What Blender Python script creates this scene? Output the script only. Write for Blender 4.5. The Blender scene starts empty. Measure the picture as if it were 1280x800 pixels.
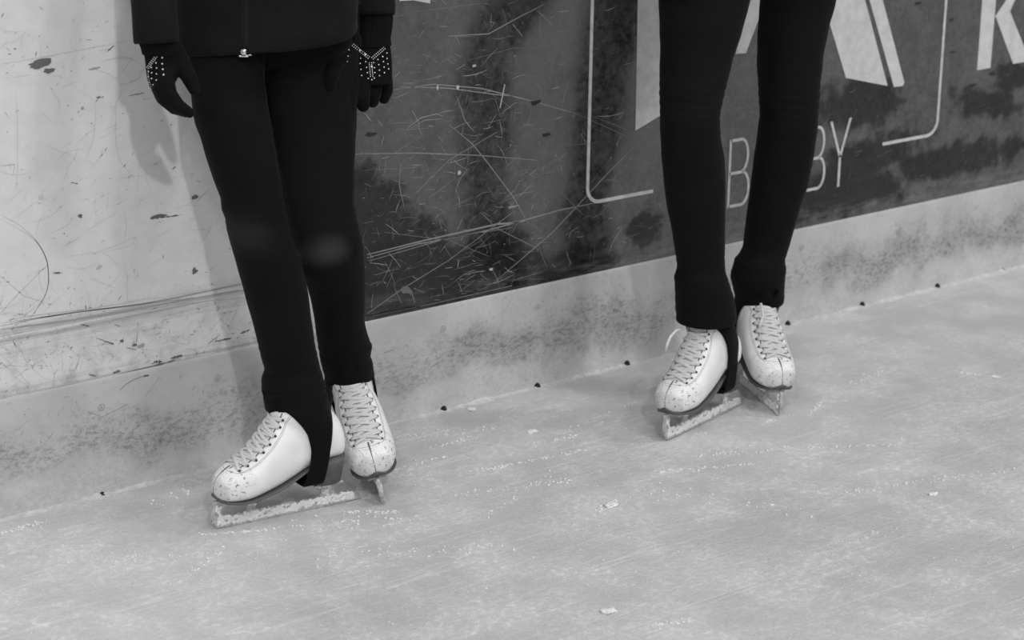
import bpy, bmesh, math, random
import numpy as np
from mathutils import Vector, Matrix, noise
from mathutils.bvhtree import BVHTree
random.seed(7)
sc = bpy.context.scene
C = sc.collection
# ------------------------------------------------------------------ camera solve (from the photo's vanishing points)
CX, CY, F, H = 640.0, 400.0, 2875.04, 1.54
_up = -Vector((500 - CX, -(9500 - CY), -F)).normalized()
_x = Vector((4432 - CX, 450 + CY, -F)).normalized()
_y = _up.cross(_x)
R = Matrix((_x, _y, _up))                    # camera -> world
CAM = Vector((0, -3.4315, H))
FWD = R @ Vector((0, 0, -1))
HR = R @ Vector((1, 0, 0)); HR.z = 0; HR.normalize()      # horizontal right of the view
HF = Vector((-HR.y, HR.x, 0))                              # horizontal, away from the viewer
def ray(u, v): return R @ Vector((u - CX, -(v - CY), -F))
def at(u, v, Y=0.0):
    d = ray(u, v); return CAM + d * ((Y - CAM.y) / d.y)
def flo(u, v, z=0.0):
    d = ray(u, v); return CAM + d * ((z - CAM.z) / d.z)
def px2m(p): return (p - CAM).dot(FWD) / F                # metres per pixel at p

# ------------------------------------------------------------------ node helpers
def lin(s):
    s /= 255.0
    return s / 12.92 if s <= .04045 else ((s + .055) / 1.055) ** 2.4
class N:
    def __init__(s, name, rough=.6, spec=.5):
        m = bpy.data.materials.new(name); m.use_nodes = True
        s.m = m; s.t = m.node_tree; s.b = s.t.nodes['Principled BSDF']
        s.b.inputs['Roughness'].default_value = rough
        s.b.inputs['Specular IOR Level'].default_value = spec
        s.co = s.t.nodes.new('ShaderNodeTexCoord').outputs['Object']
    def new(s, t, **k):
        n = s.t.nodes.new(t)
        for a, b in k.items(): setattr(n, a, b)
        return n
    def link(s, a, b): s.t.links.new(a, b)
    def put(s, inp, v):
        if isinstance(v, (int, float, tuple)): inp.default_value = v
        else: s.link(v, inp)
    def math(s, op, a, b=0.0, clamp=False):
        n = s.new('ShaderNodeMath', operation=op, use_clamp=clamp)
        s.put(n.inputs[0], a); s.put(n.inputs[1], b); return n.outputs[0]
    def map(s, scale=(1, 1, 1), rot=(0, 0, 0), loc=(0, 0, 0), co=None):
        n = s.new('ShaderNodeMapping'); s.link(co or s.co, n.inputs['Vector'])
        n.inputs['Scale'].default_value = scale; n.inputs['Rotation'].default_value = rot; n.inputs['Location'].default_value = loc
        return n.outputs[0]
    def noise(s, scale, detail=4, rough=.55, co=None, dist=0.0):
        n = s.new('ShaderNodeTexNoise'); s.link(co or s.co, n.inputs['Vector'])
        n.inputs['Scale'].default_value = scale; n.inputs['Detail'].default_value = detail
        n.inputs['Roughness'].default_value = rough; n.inputs['Distortion'].default_value = dist
        return n.outputs['Fac']
    def ramp(s, v, a, b, lo=0.0, hi=1.0):
        n = s.new('ShaderNodeMapRange', interpolation_type='SMOOTHSTEP'); s.link(v, n.inputs[0])
        for i, x in zip((1, 2, 3, 4), (a, b, lo, hi)): n.inputs[i].default_value = x
        return n.outputs[0]
    def col(s, v, name='Base Color'):
        if isinstance(v, (int, float)): s.b.inputs[name].default_value = (v, v, v, 1)
        else: s.link(v, s.b.inputs[name])
    def bump(s, h, strength=.3, dist=.002):
        n = s.new('ShaderNodeBump'); n.inputs['Strength'].default_value = strength; n.inputs['Distance'].default_value = dist
        s.link(h, n.inputs['Height']); s.link(n.outputs[0], s.b.inputs['Normal'])
    def blob(s, c, r, wob=.25, sc=25, soft=.25, ang=0.0):
        """mask of an irregular patch in the x,z plane"""
        n = s.new('ShaderNodeVectorMath', operation='SUBTRACT'); s.link(s.co, n.inputs[0]); n.inputs[1].default_value = (c[0], 0, c[1])
        q = s.map((1, 1, 1), (0, ang, 0), co=n.outputs[0])
        d = s.new('ShaderNodeVectorMath', operation='MULTIPLY'); s.link(q, d.inputs[0]); d.inputs[1].default_value = (1 / r[0], 0, 1 / r[1])
        l = s.new('ShaderNodeVectorMath', operation='LENGTH'); s.link(d.outputs[0], l.inputs[0])
        w = s.math('MULTIPLY', s.math('SUBTRACT', s.noise(sc, 5, .6), .5), wob * 4)
        return s.ramp(s.math('ADD', l.outputs['Value'], w), 1 - soft, 1 + soft, 1, 0)
def plain(name, v, rough=.6, spec=.5, metal=0.0):
    n = N(name, rough, spec); n.col(v); n.b.inputs['Metallic'].default_value = metal; return n.m

# fabric / boot / steel ... materials
def m_fabric(name, v, sc=900, blobs=()):
    n = N(name, .85, .12)
    f = n.noise(sc, 2); g = n.noise(9, 3)
    c = n.math('MULTIPLY', n.ramp(f, .3, .7, v * .7, v * 1.3), n.ramp(g, .3, .7, .85, 1.15))
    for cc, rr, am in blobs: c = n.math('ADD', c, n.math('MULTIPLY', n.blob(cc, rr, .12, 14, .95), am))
    n.col(c)
    n.b.inputs['Sheen Weight'].default_value = .03; n.b.inputs['Sheen Roughness'].default_value = .4
    n.bump(f, .25, .0006); return n.m
M = {}
M['legging'] = m_fabric('black_stretch_fabric', .0045)
M['jacket'] = m_fabric('black_softshell_fabric', .0075, 600)
M['glove'] = m_fabric('black_knit_wool', .0035, 1400)
M['seam'] = m_fabric('jacket_seam_fabric', .011)
M['skin'] = plain('skin', .45, .5)
M['hair'] = plain('dark_hair', .03, .5)
M['stone'] = plain('rhinestone', .95, .08, 1.0); 
M['chrome'] = plain('polished_metal', .75, .18, .5, 1.0)
M['eyelet'] = plain('eyelet_dark', .02, .4)
M['sole'] = plain('sole_grey', .08, .5)
def m_boot():
    n = N('scuffed_white_leather', .42, .45)
    d = n.new('ShaderNodeSeparateXYZ'); n.link(n.co, d.inputs[0])
    toe = n.ramp(d.outputs['X'], .055, .12)
    sc1 = n.noise(1, 6, .7, n.map((60, 60, 150), (0, .5, .6)), 1.5)
    sc2 = n.noise(1, 5, .65, n.map((45, 120, 90), (.4, 0, -.7)), 2.0)
    k = n.math('MAXIMUM', n.ramp(sc1, .585, .635), n.ramp(sc2, .595, .64))
    k = n.math('MULTIPLY', k, n.ramp(toe, 0, 1, .06, .95))
    lowfront = n.blob((.135, .06), (.012, .03), .2, 60)
    k = n.math('MAXIMUM', k, n.math('MULTIPLY', lowfront, .35))
    base = n.ramp(n.noise(30, 3), .3, .7, .80, .87)
    n.col(n.math('MULTIPLY', base, n.ramp(k, 0, 1, 1, .22)))
    n.bump(n.noise(350, 4), .12, .001); return n.m
M['boot'] = m_boot()
def noisy(name, a, b, sc, rough=.6, bump=.0, spec=.5, metal=0.):
    n = N(name, rough, spec); f = n.noise(sc, 4); n.col(n.ramp(f, .3, .7, a, b)); n.b.inputs['Metallic'].default_value = metal
    if bump: n.bump(f, bump, .002)
    return n.m
M['lace'] = noisy('white_cotton_lace', .54, .68, 400, .8, .3)
M['tongue'] = noisy('tongue_leather', .6, .7, 60, .6)
M['heel'] = noisy('grey_stacked_heel', .075, .10, 90, .5, .1)
M['steel'] = noisy('frosted_blade_steel', .38, .6, 120, .45, .2, .5, .3)
M['snow'] = noisy('packed_snow', .74, .88, 300, .6, .5, .3)
M['frost'] = noisy('frosted_snow', .52, .68, 60, .6, .5, .3)
M['line'] = plain('stitch_line', .22, .7)
M['crack'] = plain('toe_seam', .12, .7)
M['rubber'] = plain('black_bolt', .012, .4)

# ------------------------------------------------------------------ mesh helpers
def mesh_from(bm, name):
    bmesh.ops.recalc_face_normals(bm, faces=bm.faces)
    me = bpy.data.meshes.new(name); bm.to_mesh(me); bm.free(); return me
def obj(name, me, mat, parent=None, smooth=True, off=None):
    if isinstance(me, bmesh.types.BMesh): me = mesh_from(me, name)
    if off is not None: me.transform(Matrix.Translation(-Vector(off)))
    o = bpy.data.objects.new(name, me); C.objects.link(o)
    if mat is not None:
        for mm in (mat if isinstance(mat, list) else [mat]): me.materials.append(mm)
    if smooth: me.polygons.foreach_set('use_smooth', [True] * len(me.polygons))
    if parent: o.parent = parent
    return o
def remesh(bm, voxel, smooth=4, fac=.5, pre=0):
    me = mesh_from(bm, 'tmp'); o = bpy.data.objects.new('tmp', me); C.objects.link(o)
    r = o.modifiers.new('r', 'REMESH'); r.mode = 'VOXEL'; r.voxel_size = voxel
    if smooth:
        s = o.modifiers.new('s', 'SMOOTH'); s.iterations = smooth; s.factor = fac
    dg = bpy.context.evaluated_depsgraph_get()
    out = bpy.data.meshes.new_from_object(o.evaluated_get(dg))
    bpy.data.objects.remove(o); bpy.data.meshes.remove(me); return out
def loft(bm, rings, cap=True, closed=False):
    vs = [[bm.verts.new(p) for p in r] for r in rings]; n = len(vs[0])
    m = len(vs)
    for i in range(m if closed else m - 1):
        a, b = vs[i], vs[(i + 1) % m]
        for j in range(n):
            bm.faces.new((a[j], a[(j + 1) % n], b[(j + 1) % n], b[j]))
    if cap and not closed:
        bm.faces.new(list(reversed(vs[0]))); bm.faces.new(vs[-1])
def frames(pts):
    T = []
    for i in range(len(pts)):
        T.append((pts[min(i + 1, len(pts) - 1)] - pts[max(i - 1, 0)]).normalized())
    n = T[0].orthogonal().normalized(); out = []
    for t in T:
        n = (n - t * n.dot(t)).normalized(); out.append((t, n, t.cross(n)))
    return out
def tube(bm, pts, rad, n=12, flat=1.0, roundcap=True, up=None):
    pts = [Vector(p) for p in pts]
    if not hasattr(rad, '__len__'): rad = [rad] * len(pts)
    P, Rr = list(pts), list(rad)
    if roundcap:
        for end in (0, -1):
            d = (pts[0] - pts[1]).normalized() if end == 0 else (pts[-1] - pts[-2]).normalized()
            r = rad[end]; ex = [(pts[end] + d * r * math.sin(a), r * math.cos(a)) for a in (.5, .95, 1.3)]
            ex += [(pts[end] + d * r, r * .08)]
            if end == 0: P = [e[0] for e in reversed(ex)] + P; Rr = [e[1] for e in reversed(ex)] + Rr
            else: P += [e[0] for e in ex]; Rr += [e[1] for e in ex]
    fr = frames(P); rings = []
    for p, r, (t, a, b) in zip(P, Rr, fr):
        if up is not None:
            b = (Vector(up) - t * t.dot(Vector(up))).normalized(); a = b.cross(t)
        rings.append([p + a * (r * math.cos(k * 2 * math.pi / n)) + b * (r * flat * math.sin(k * 2 * math.pi / n)) for k in range(n)])
    loft(bm, rings)
def ribbon(bm, pts, nrm, w, th):
    """flat band following pts, lying on surface normals nrm"""
    pts = [Vector(p) for p in pts]; rings = []
    for i, p in enumerate(pts):
        t = (pts[min(i + 1, len(pts) - 1)] - pts[max(i - 1, 0)]).normalized()
        nn = (nrm[i] - t * nrm[i].dot(t)).normalized(); s = t.cross(nn)
        rings.append([p + s * w * .5 * a + nn * th * b for a, b in ((-1, -.3), (-.8, .5), (0, .75), (.8, .5), (1, -.3), (0, -.6))])
    loft(bm, rings)
def box(bm, lo, hi, bev=0.0):
    r = bmesh.ops.create_cube(bm, size=1)
    lo, hi = Vector(lo), Vector(hi)
    bmesh.ops.transform(bm, matrix=Matrix.Translation((lo + hi) / 2) @ Matrix.Diagonal((*(hi - lo), 1)), verts=r['verts'])
    if bev:
        es = list({e for v in r['verts'] for e in v.link_edges})
        bmesh.ops.bevel(bm, geom=es, offset=bev, segments=3, profile=.5, affect='EDGES')
def prism(bm, poly, y0, y1, T=None):
    """polygon in x,z extruded along y"""
    f = [Vector((x, y0, z)) for x, z in poly]; b = [Vector((x, y1, z)) for x, z in poly]
    if T: f = [T @ p for p in f]; b = [T @ p for p in b]
    loft(bm, [f, b])
def crom(rows, step):
    """rows sorted by first column; smooth interpolation of the rest"""
    A = np.array(rows, float); x = A[:, 0]; n = len(x)
    xs = np.arange(x[0], x[-1] + 1e-6, step)
    if xs[-1] < x[-1] - 1e-6: xs = np.append(xs, x[-1])
    out = [xs]
    for c in range(1, A.shape[1]):
        y = A[:, c]; d = np.diff(y) / np.diff(x); m = np.zeros(n); m[0] = d[0]; m[-1] = d[-1]
        for i in range(1, n - 1):
            m[i] = 0 if d[i - 1] * d[i] < 0 else (d[i - 1] + d[i]) / 2
        k = np.clip(np.searchsorted(x, xs, side='right') - 1, 0, n - 2); h = x[k + 1] - x[k]; t = (xs - x[k]) / h
        out.append((2 * t**3 - 3 * t**2 + 1) * y[k] + (t**3 - 2 * t**2 + t) * h * m[k] + (-2 * t**3 + 3 * t**2) * y[k + 1] + (t**3 - t**2) * h * m[k + 1])
    return np.array(out).T
def rowrings(rows, step=5, n=40, shrink=1.0, wr=None, xf=None, tilt=None, sq=1.0):
    """rows (v, uL, uR, Y, depth ratio) -> horizontal elliptical rings standing at their own depth"""
    rr = []
    for v, a, b, Y, dr in crom(rows, step):
        if xf: a, v2 = xf(a, v); b, _ = xf(b, v)
        else: v2 = v
        c = at((a + b) / 2, v2, Y); w = (b - a) / 2 * px2m(c) * shrink; ring = []
        for k in range(n):
            th = 2 * math.pi * k / n
            g = 1 + (wr(v, th) if wr else 0)
            p = c + HR * (w * g * math.copysign(abs(math.cos(th)) ** sq, math.cos(th))) + HF * (w * dr * g * math.copysign(abs(math.sin(th)) ** sq, math.sin(th)))
            if tilt: p.z += tilt(v) * math.cos(th) * w
            ring.append(p)
        rr.append(ring)
    return rr
def empty(name, loc, label, cat, group=None):
    o = bpy.data.objects.new(name, None); C.objects.link(o); o.location = loc; o.empty_display_size = .1
    o['label'] = label; o['category'] = cat
    if group: o['group'] = group
    return o

# ------------------------------------------------------------------ setting: ice, boards, kick plate
def m_ice():
    n = N('skated_ice', .38, .4)
    big = n.noise(1.6, 4, .55, n.map((1, 1, 1), (0, 0, .9)))
    mid = n.noise(7, 6, .62, n.map((1, 1, 1), (0, 0, 1.1)))
    frost = n.noise(75, 7, .75, n.map((1, 1, 1), (0, 0, -.5)))
    fine = n.noise(230, 5, .8)
    v = n.math('ADD', n.ramp(big, .3, .7, -.045, .045), n.ramp(mid, .35, .72, -.04, .07))
    v = n.math('ADD', v, n.math('MULTIPLY', n.ramp(frost, .46, .66), n.ramp(mid, .40, .62, .03, .17)))
    v = n.math('ADD', v, n.ramp(fine, .35, .65, -.05, .05))
    scr = None
    for i, (ang, sx, sy, off, wd) in enumerate([(.5, .5, 26, 0, .006), (.95, .7, 22, 4, .005), (-.35, .4, 20, 9, .005), (1.9, .6, 24, 13, .005), (.15, .35, 30, 21, .006), (1.3, .9, 34, 31, .004), (.75, .8, 40, 41, .004), (-.9, .7, 30, 51, .004)]):
        q = n.noise(1, 2, .4, n.map((sx, sy, 1), (0, 0, ang), (off, off * .7, 0)), .3)
        l = n.ramp(n.math('ABSOLUTE', n.math('SUBTRACT', q, .5)), 0, wd * 1.6, 1, 0)
        l = n.math('MULTIPLY', l, n.ramp(n.noise(2.3, 3, .5, n.map((1, 1, 1), (0, 0, 0), (off, 3, 0))), .46, .58))
        scr = l if scr is None else n.math('MAXIMUM', scr, l)
    v = n.math('ADD', v, n.math('MULTIPLY', scr, .085))
    n.col(n.math('ADD', v, .61))
    h = n.math('ADD', n.math('MULTIPLY', mid, .8), n.math('ADD', n.math('MULTIPLY', frost, .6), n.math('MULTIPLY', fine, .25)))
    h = n.math('SUBTRACT', h, n.math('MULTIPLY', scr, .1))
    n.bump(h, .75, .006)
    n.link(n.ramp(frost, .4, .7, .3, .6), n.b.inputs['Roughness'])
    return n.m
def m_board():
    n = N('scuffed_white_board', .34, .4)
    a = n.noise(3, 4); b = n.noise(22, 5, .65); c = n.noise(1, 6, .7, n.map((30, 30, 90), (0, .3, 0)), 1.2)
    v = n.math('ADD', n.ramp(a, .3, .7, .71, .78), n.ramp(b, .35, .75, .02, -.05))
    m = n.math('MULTIPLY', n.ramp(c, .63, .68), n.ramp(n.noise(5, 3), .42, .6))
    v = n.math('SUBTRACT', v, n.math('MULTIPLY', m, .14))
    z = n.new('ShaderNodeSeparateXYZ'); n.link(n.co, z.inputs[0])
    low = n.math('MULTIPLY', n.ramp(z.outputs['Z'], .22, .34, 1, 0), n.ramp(b, .45, .7))
    v = n.math('SUBTRACT', v, n.math('MULTIPLY', low, .18))
    bz = n.math('ADD', z.outputs['Z'], n.math('MULTIPLY', z.outputs['X'], -.012))
    band = n.math('MULTIPLY', n.ramp(bz, .255, .30), n.ramp(bz, .30, .335, 1, 0))
    st = n.noise(1, 6, .65, n.map((2.5, 1, 130)), .3)
    v = n.math('SUBTRACT', v, n.math('MULTIPLY', band, n.ramp(st, .38, .62, 0, .32)))
    b2 = n.math('MULTIPLY', n.ramp(z.outputs['Z'], .214, .222), n.ramp(z.outputs['Z'], .222, .242, 1, 0))
    v = n.math('SUBTRACT', v, n.math('MULTIPLY', b2, n.ramp(st, .4, .66, .02, .22)))
    n.col(v); return n.m
def m_kick():
    n = N('grimy_kick_plate', .4, .4)
    z = n.new('ShaderNodeSeparateXYZ'); n.link(n.co, z.inputs[0]); Z = n.math('ADD', z.outputs['Z'], n.ramp(n.noise(6, 5, .65), .3, .7, -.035, .035))
    band = n.math('MULTIPLY', n.ramp(Z, .035, .09), n.ramp(Z, .11, .18, 1, 0))
    spk = n.noise(1, 7, .75, n.map((95, 95, 170), (0, .5, 0)), .25)
    spk2 = n.noise(1, 5, .7, n.map((160, 160, 90), (0, -.7, 0)), .6)
    reg = n.noise(3.1, 4, .6)
    v = n.ramp(n.noise(9, 4), .3, .7, .50, .60)
    dirt = n.math('ADD', n.math('MULTIPLY', band, n.ramp(spk, .44, .64, .0, .2)), n.math('MULTIPLY', n.ramp(spk2, .56, .66), n.ramp(reg, .4, .6, .02, .13)))
    dirt = n.math('ADD', dirt, n.math('MULTIPLY', band, n.ramp(reg, .35, .65, .0, .14)))
    v = n.math('SUBTRACT', v, dirt)
    fro = n.ramp(Z, .0, .07, 1, 0)
    v = n.math('ADD', v, n.math('MULTIPLY', fro, n.ramp(spk, .4, .65, .0, .10)))
    n.col(n.math('MAXIMUM', v, .1)); n.bump(spk, .15, .002); return n.m
M['ice'] = m_ice(); M['board'] = m_board(); M['kick'] = m_kick()

# marks on vertical faces, given as points in the photo's frame and stored as thin strips in the wall's own mesh
def strip(bm, pts, w, y, mi, jag=0.0):
    """pts = world points on the face (x,z); tapered thin strip lying at depth y"""
    pts = [Vector((p[0], y, p[1])) for p in pts]; L = []; Rr = []
    m = len(pts)
    for i, p in enumerate(pts):
        t = (pts[min(i + 1, m - 1)] - pts[max(i - 1, 0)]).normalized(); s = Vector((-t.z, 0, t.x))
        k = math.sin(math.pi * (i + .35) / (m - .3)) ** .6; ww = w * .5 * max(k, .12) * (1 + jag * random.uniform(-1, 1))
        L.append(bm.verts.new(p + s * ww)); Rr.append(bm.verts.new(p - s * ww))
    for i in range(m - 1):
        f = bm.faces.new((L[i], L[i + 1], Rr[i + 1], Rr[i])); f.material_index = mi
def wp(u, v): p = at(u, v, 0); return (p.x, p.z)
def curve_pts(p0, p1, bend, n=10, jit=0.0):
    out = []; dx, dz = p1[0] - p0[0], p1[1] - p0[1]
    for i in range(n + 1):
        t = i / n; b = bend * 4 * t * (1 - t)
        out.append((p0[0] + dx * t - dz * b + random.uniform(-jit, jit), p0[1] + dz * t + dx * b + random.uniform(-jit, jit)))
    return out
def blotch(bm, c, r, y, mi, ang=0.0, n=18, wob=.35):
    vs = []; s = random.uniform(0, 50)
    for k in range(n):
        a = 2 * math.pi * k / n; g = 1 + wob * (noise.noise(Vector((math.cos(a) * 1.6 + s, math.sin(a) * 1.6, s))) * 2)
        x, z = r[0] * g * math.cos(a), r[1] * g * math.sin(a)
        vs.append(bm.verts.new((c[0] + x * math.cos(ang) - z * math.sin(ang), y, c[1] + x * math.sin(ang) + z * math.cos(ang))))
    f = bm.faces.new(vs); f.material_index = mi

# ice
bm = bmesh.new(); box(bm, (-9, -13, -.06), (15, .03, 0))
o = obj('floor', bm, M['ice'], smooth=False); o['kind'] = 'structure'

# white board wall (upper face)
KT = .2165
def wall_object():
    bm = bmesh.new(); box(bm, (-9, 0, 0), (15, .04, 1.18), .004)
    y = -.0004
    rnd = random.Random(3)
    # named marks from the photograph: (points, width px, shade index)
    PM = .0014
    lines = [([(0, 80), (60, 70), (165, 50)], 1.2, 1), ([(125, 77), (150, 72), (178, 80)], 1.1, 1),
             ([(0, 412), (60, 404), (140, 392), (230, 375), (300, 362)], 4.5, 3), ([(0, 407), (80, 392), (200, 376), (305, 354)], 2.2, 3), ([(0, 417), (90, 402), (170, 388), (300, 371)], 1.6, 2),
             ([(10, 400), (60, 392), (130, 383), (190, 372)], 1.0, 2), ([(0, 404), (100, 390), (240, 372)], 1.1, 3),
             ([(0, 497), (60, 485), (130, 470), (200, 456), (270, 441), (325, 433)], 3.2, 2), ([(0, 501), (80, 484), (160, 466)], 1.8, 4), ([(140, 470), (200, 455), (225, 448)], 3.0, 4), ([(215, 447), (260, 440), (322, 428)], 2.5, 2),
             ([(0, 442), (20, 462), (45, 488)], 1.3, 1), ([(20, 110), (22, 180), (20, 240)], 1.0, 1), ([(120, 120), (117, 170), (105, 200)], 1.0, 1),
             ([(145, 110), (144, 165), (150, 200), (168, 222)], 1.0, 1), ([(80, 322), (130, 312), (170, 296), (160, 308), (110, 318)], 1.0, 1),
             ([(187, 273), (205, 271)], 4.5, 4), ([(200, 272), (228, 268)], 2.2, 4), ([(245, 252), (262, 236)], 1.2, 2), ([(63, 112), (75, 130), (70, 140)], 1.3, 1),
             ([(88, 228), (98, 230)], 2, 4), ([(65, 341), (78, 341)], 3, 4), ([(132, 265), (136, 240)], 1.0, 1), ([(190, 300), (215, 285)], 1, 1), ([(0, 208), (18, 205), (16, 220)], 1.3, 2),
             ([(120, 122), (129, 121)], 3, 4), ([(110, 87), (125, 84)], 3, 3), ([(133, 65), (142, 57)], 2, 4), ([(215, 212), (219, 208)], 3, 4), ([(160, 120), (180, 116)], 2, 3),
             ([(130, 426), (142, 430)], 3, 4), ([(100, 405), (112, 408)], 2.5, 4), ([(120, 422), (135, 428)], 2, 3), ([(157, 434), (170, 437)], 2, 3), ([(140, 466), (150, 464)], 4, 4),
             ([(192, 452), (203, 452)], 6, 4), ([(213, 448), (228, 444)], 5, 4), ([(110, 468), (120, 470)], 2, 4), ([(172, 414), (170, 430)], 1.5, 3),
             ([(260, 430), (275, 418)], 2, 3), ([(268, 427), (290, 422)], 2.5, 4), ([(300, 417), (312, 412)], 3, 4)]
    for pts, w, mi in lines:
        P = [wp(*p) for p in pts]; q = []
        A_ = crom([(k, a_, b_) for k, (a_, b_) in enumerate(P)], .2) if len(P) > 2 else crom([(0, *P[0]), (1, *P[1])], .09)
        q = [(a_ + random.uniform(-.0005, .0005), b_ + random.uniform(-.0005, .0005)) for _, a_, b_ in A_]; strip(bm, q, w * PM * (.6 if mi == 4 or w > 3 else .75), y - .0001 * mi, mi, .8 if mi == 4 else .35)
    for u, v, ru, rv, mi, a in [(50, 80, 13, 6, 4, .05), (62, 88, 6, 3, 4, 0), (100, 270, 2.6, 2.6, 4, 0), (243, 246, 4, 3, 4, .2), (243, 339, 4, 4, 4, 0), (103, 135, 1.8, 1.8, 3, 0),
                             (168, 431, 3, 1.6, 4, 0), (124, 334, 3, 2, 2, .3), (51, 246, 3, 2.5, 1, 0), (152, 426, 2, 1.6, 4, 0), (198, 270, 10, 2.5, 4, .1), (176, 432, 5, 2, 3, .2)]:
        blotch(bm, wp(u, v), (ru * PM * 1.2, rv * PM), y - .0006, mi, a)
    for i in range(1100):      # tiny random nicks and hairlines
        u = rnd.uniform(-60, 330); v = rnd.uniform(0, 495) if rnd.random() < .55 else rnd.uniform(380, 492)
        c = wp(u, v)
        if c[1] < KT + .006: continue
        if rnd.random() < .35:
            a = rnd.gauss(.5, .9); l = rnd.uniform(.01, .07)
            strip(bm, curve_pts(c, (c[0] + l * math.cos(a), c[1] + l * math.sin(a)), rnd.uniform(-.15, .15), 6), rnd.uniform(.0006, .0011), y, 1)
        else:
            a = rnd.gauss(.3, .6); l = rnd.uniform(.002, .009)
            strip(bm, curve_pts(c, (c[0] + l * math.cos(a), c[1] + l * math.sin(a)), 0, 3, .0006), rnd.uniform(.0005, .0014), y - .0002, rnd.choice([1, 2, 2, 3, 3, 4]), .5)
    # old drip / sticker residue arc at far left
    for k, w in ((0, 1.4), (1, .8)):
        strip(bm, [(a_, b_) for _, a_, b_ in crom([(j, *wp(*p)) for j, p in enumerate([(0, 268 + k * 6), (25, 282 + k * 5), (48, 305), (60, 335), (58, 365), (38, 398)])], .2)], w * PM, y, 1)
    strip(bm, [wp(*p) for p in [(0, 392), (22, 368), (60, 330)]], 1.4 * PM, y, 1); strip(bm, [wp(*p) for p in [(0, 345), (30, 370), (62, 380)]], 1.2 * PM, y, 1)
    sh = [plain('board_mark_%s' % k, v, .6) for k, v in (('faint', .60), ('light', .50), ('mid', .36), ('dark', .14))]
    o = obj('wall_back', bm, [M['board']] + sh, smooth=False); o['kind'] = 'structure'; return o
wall_object()

# kick plate with its bolts
def kick_object():
    bm = bmesh.new()
    prof = [(.03, 0), (-.0045, 0), (-.0045, KT - .006), (-.0040, KT - .002), (-.003, KT), (.03, KT)]
    loft(bm, [[Vector((x, y, z)) for y, z in prof] for x in np.arange(-9, 15.01, 1.0)])
    rnd = random.Random(5); PM = .0014; y = -.0049
    def kp(u, v): p = at(u, v, -.0045); return (p.x, p.z)
    segs = [([(150, 487), (158, 480), (168, 474), (180, 470)], 1.8, 2), ([(180, 470), (186, 469)], 2.4, 3), ([(182, 495), (200, 470)], 1.0, 1), ([(120, 525), (160, 505)], 1, 1), ([(110, 515), (125, 520)], 1, 1),
            ([(465, 395), (520, 384)], 1.6, 3), ([(525, 383), (640, 357)], 1.3, 2), ([(480, 441), (492, 437)], 2.2, 1)]
    for pts, w, mi in segs:
        P = [kp(*p) for p in pts]; strip(bm, P, w * PM, y - .0001, mi, .5)
    for i in range(1500):
        x = rnd.uniform(1.5, 4.6); z = min(max(rnd.gauss(.115, .045), .01), KT - .01); k = rnd.random()
        a = rnd.gauss(.7, .7); l = rnd.uniform(.002, .011)
        strip(bm, curve_pts((x, z), (x + l * math.cos(a), z + l * math.sin(a)), rnd.uniform(-.2, .2), 3, .0005), rnd.uniform(.0004, .001), y - .0001, rnd.choice([1, 1, 1, 2]), .6)
    sh = [plain('kick_mark_%s' % k, v, .6) for k, v in (('light', .38), ('mid', .27), ('dark', .08))]
    kp_o = obj('trim_1', bm, [M['kick']] + sh, smooth=False); kp_o['kind'] = 'structure'
    # bolts
    me = None
    for i, (u, v) in enumerate([(128, 620), (555, 512), (672, 483), (784, 455), (985, 405), (1078, 381), (1172, 358), (1255, 339)]):
        p = at(u, v, -.0065)
        if me is None:
            bm = bmesh.new(); r = .0055
            loft(bm, [[Vector((rr * math.cos(k * math.pi / 3 + .3), yy, rr * math.sin(k * math.pi / 3 + .3))) for k in range(6)] for yy, rr in ((.004, r), (-.003, r), (-.0045, r * .8))])
            loft(bm, [[Vector((rr * math.cos(k * math.pi / 10), yy, rr * math.sin(k * math.pi / 10))) for k in range(20)] for yy, rr in ((.0035, r * 1.35), (.0005, r * 1.3), (.0, r * .9))])
            loft(bm, [[Vector((rr * math.cos(k * math.pi / 8), yy, rr * math.sin(k * math.pi / 8))) for k in range(16)] for yy, rr in ((-.0035, r * .35), (-.0055, r * .3))])
            b = obj('bolt', bm, M['rubber'], kp_o, smooth=False); me = b.data
        else:
            b = bpy.data.objects.new('bolt', me); C.objects.link(b); b.parent = kp_o
        b.location = p
    me = None
    for u, v in [(127, 509), (272, 472), (554, 411), (672, 384), (1123, 290), (1002, 310)]:
        p = at(u, v, -.005)
        if me is None:
            bm = bmesh.new(); rr = .0058
            ring = [Vector((rr * math.cos(k * math.pi / 12), 0, rr * math.sin(k * math.pi / 12))) for k in range(24)]
            tube(bm, ring + [ring[0]], .0006, 5, roundcap=False)
            blotch(bm, (0, -.0005), (.0028, .0026), 0, 0, 0, 12, .5)
            b = obj('screw_plug', bm, sh[0], kp_o); me = b.data
        else:
            b = bpy.data.objects.new('screw_plug', me); C.objects.link(b); b.parent = kp_o
        b.location = p
kick_object()

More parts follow.
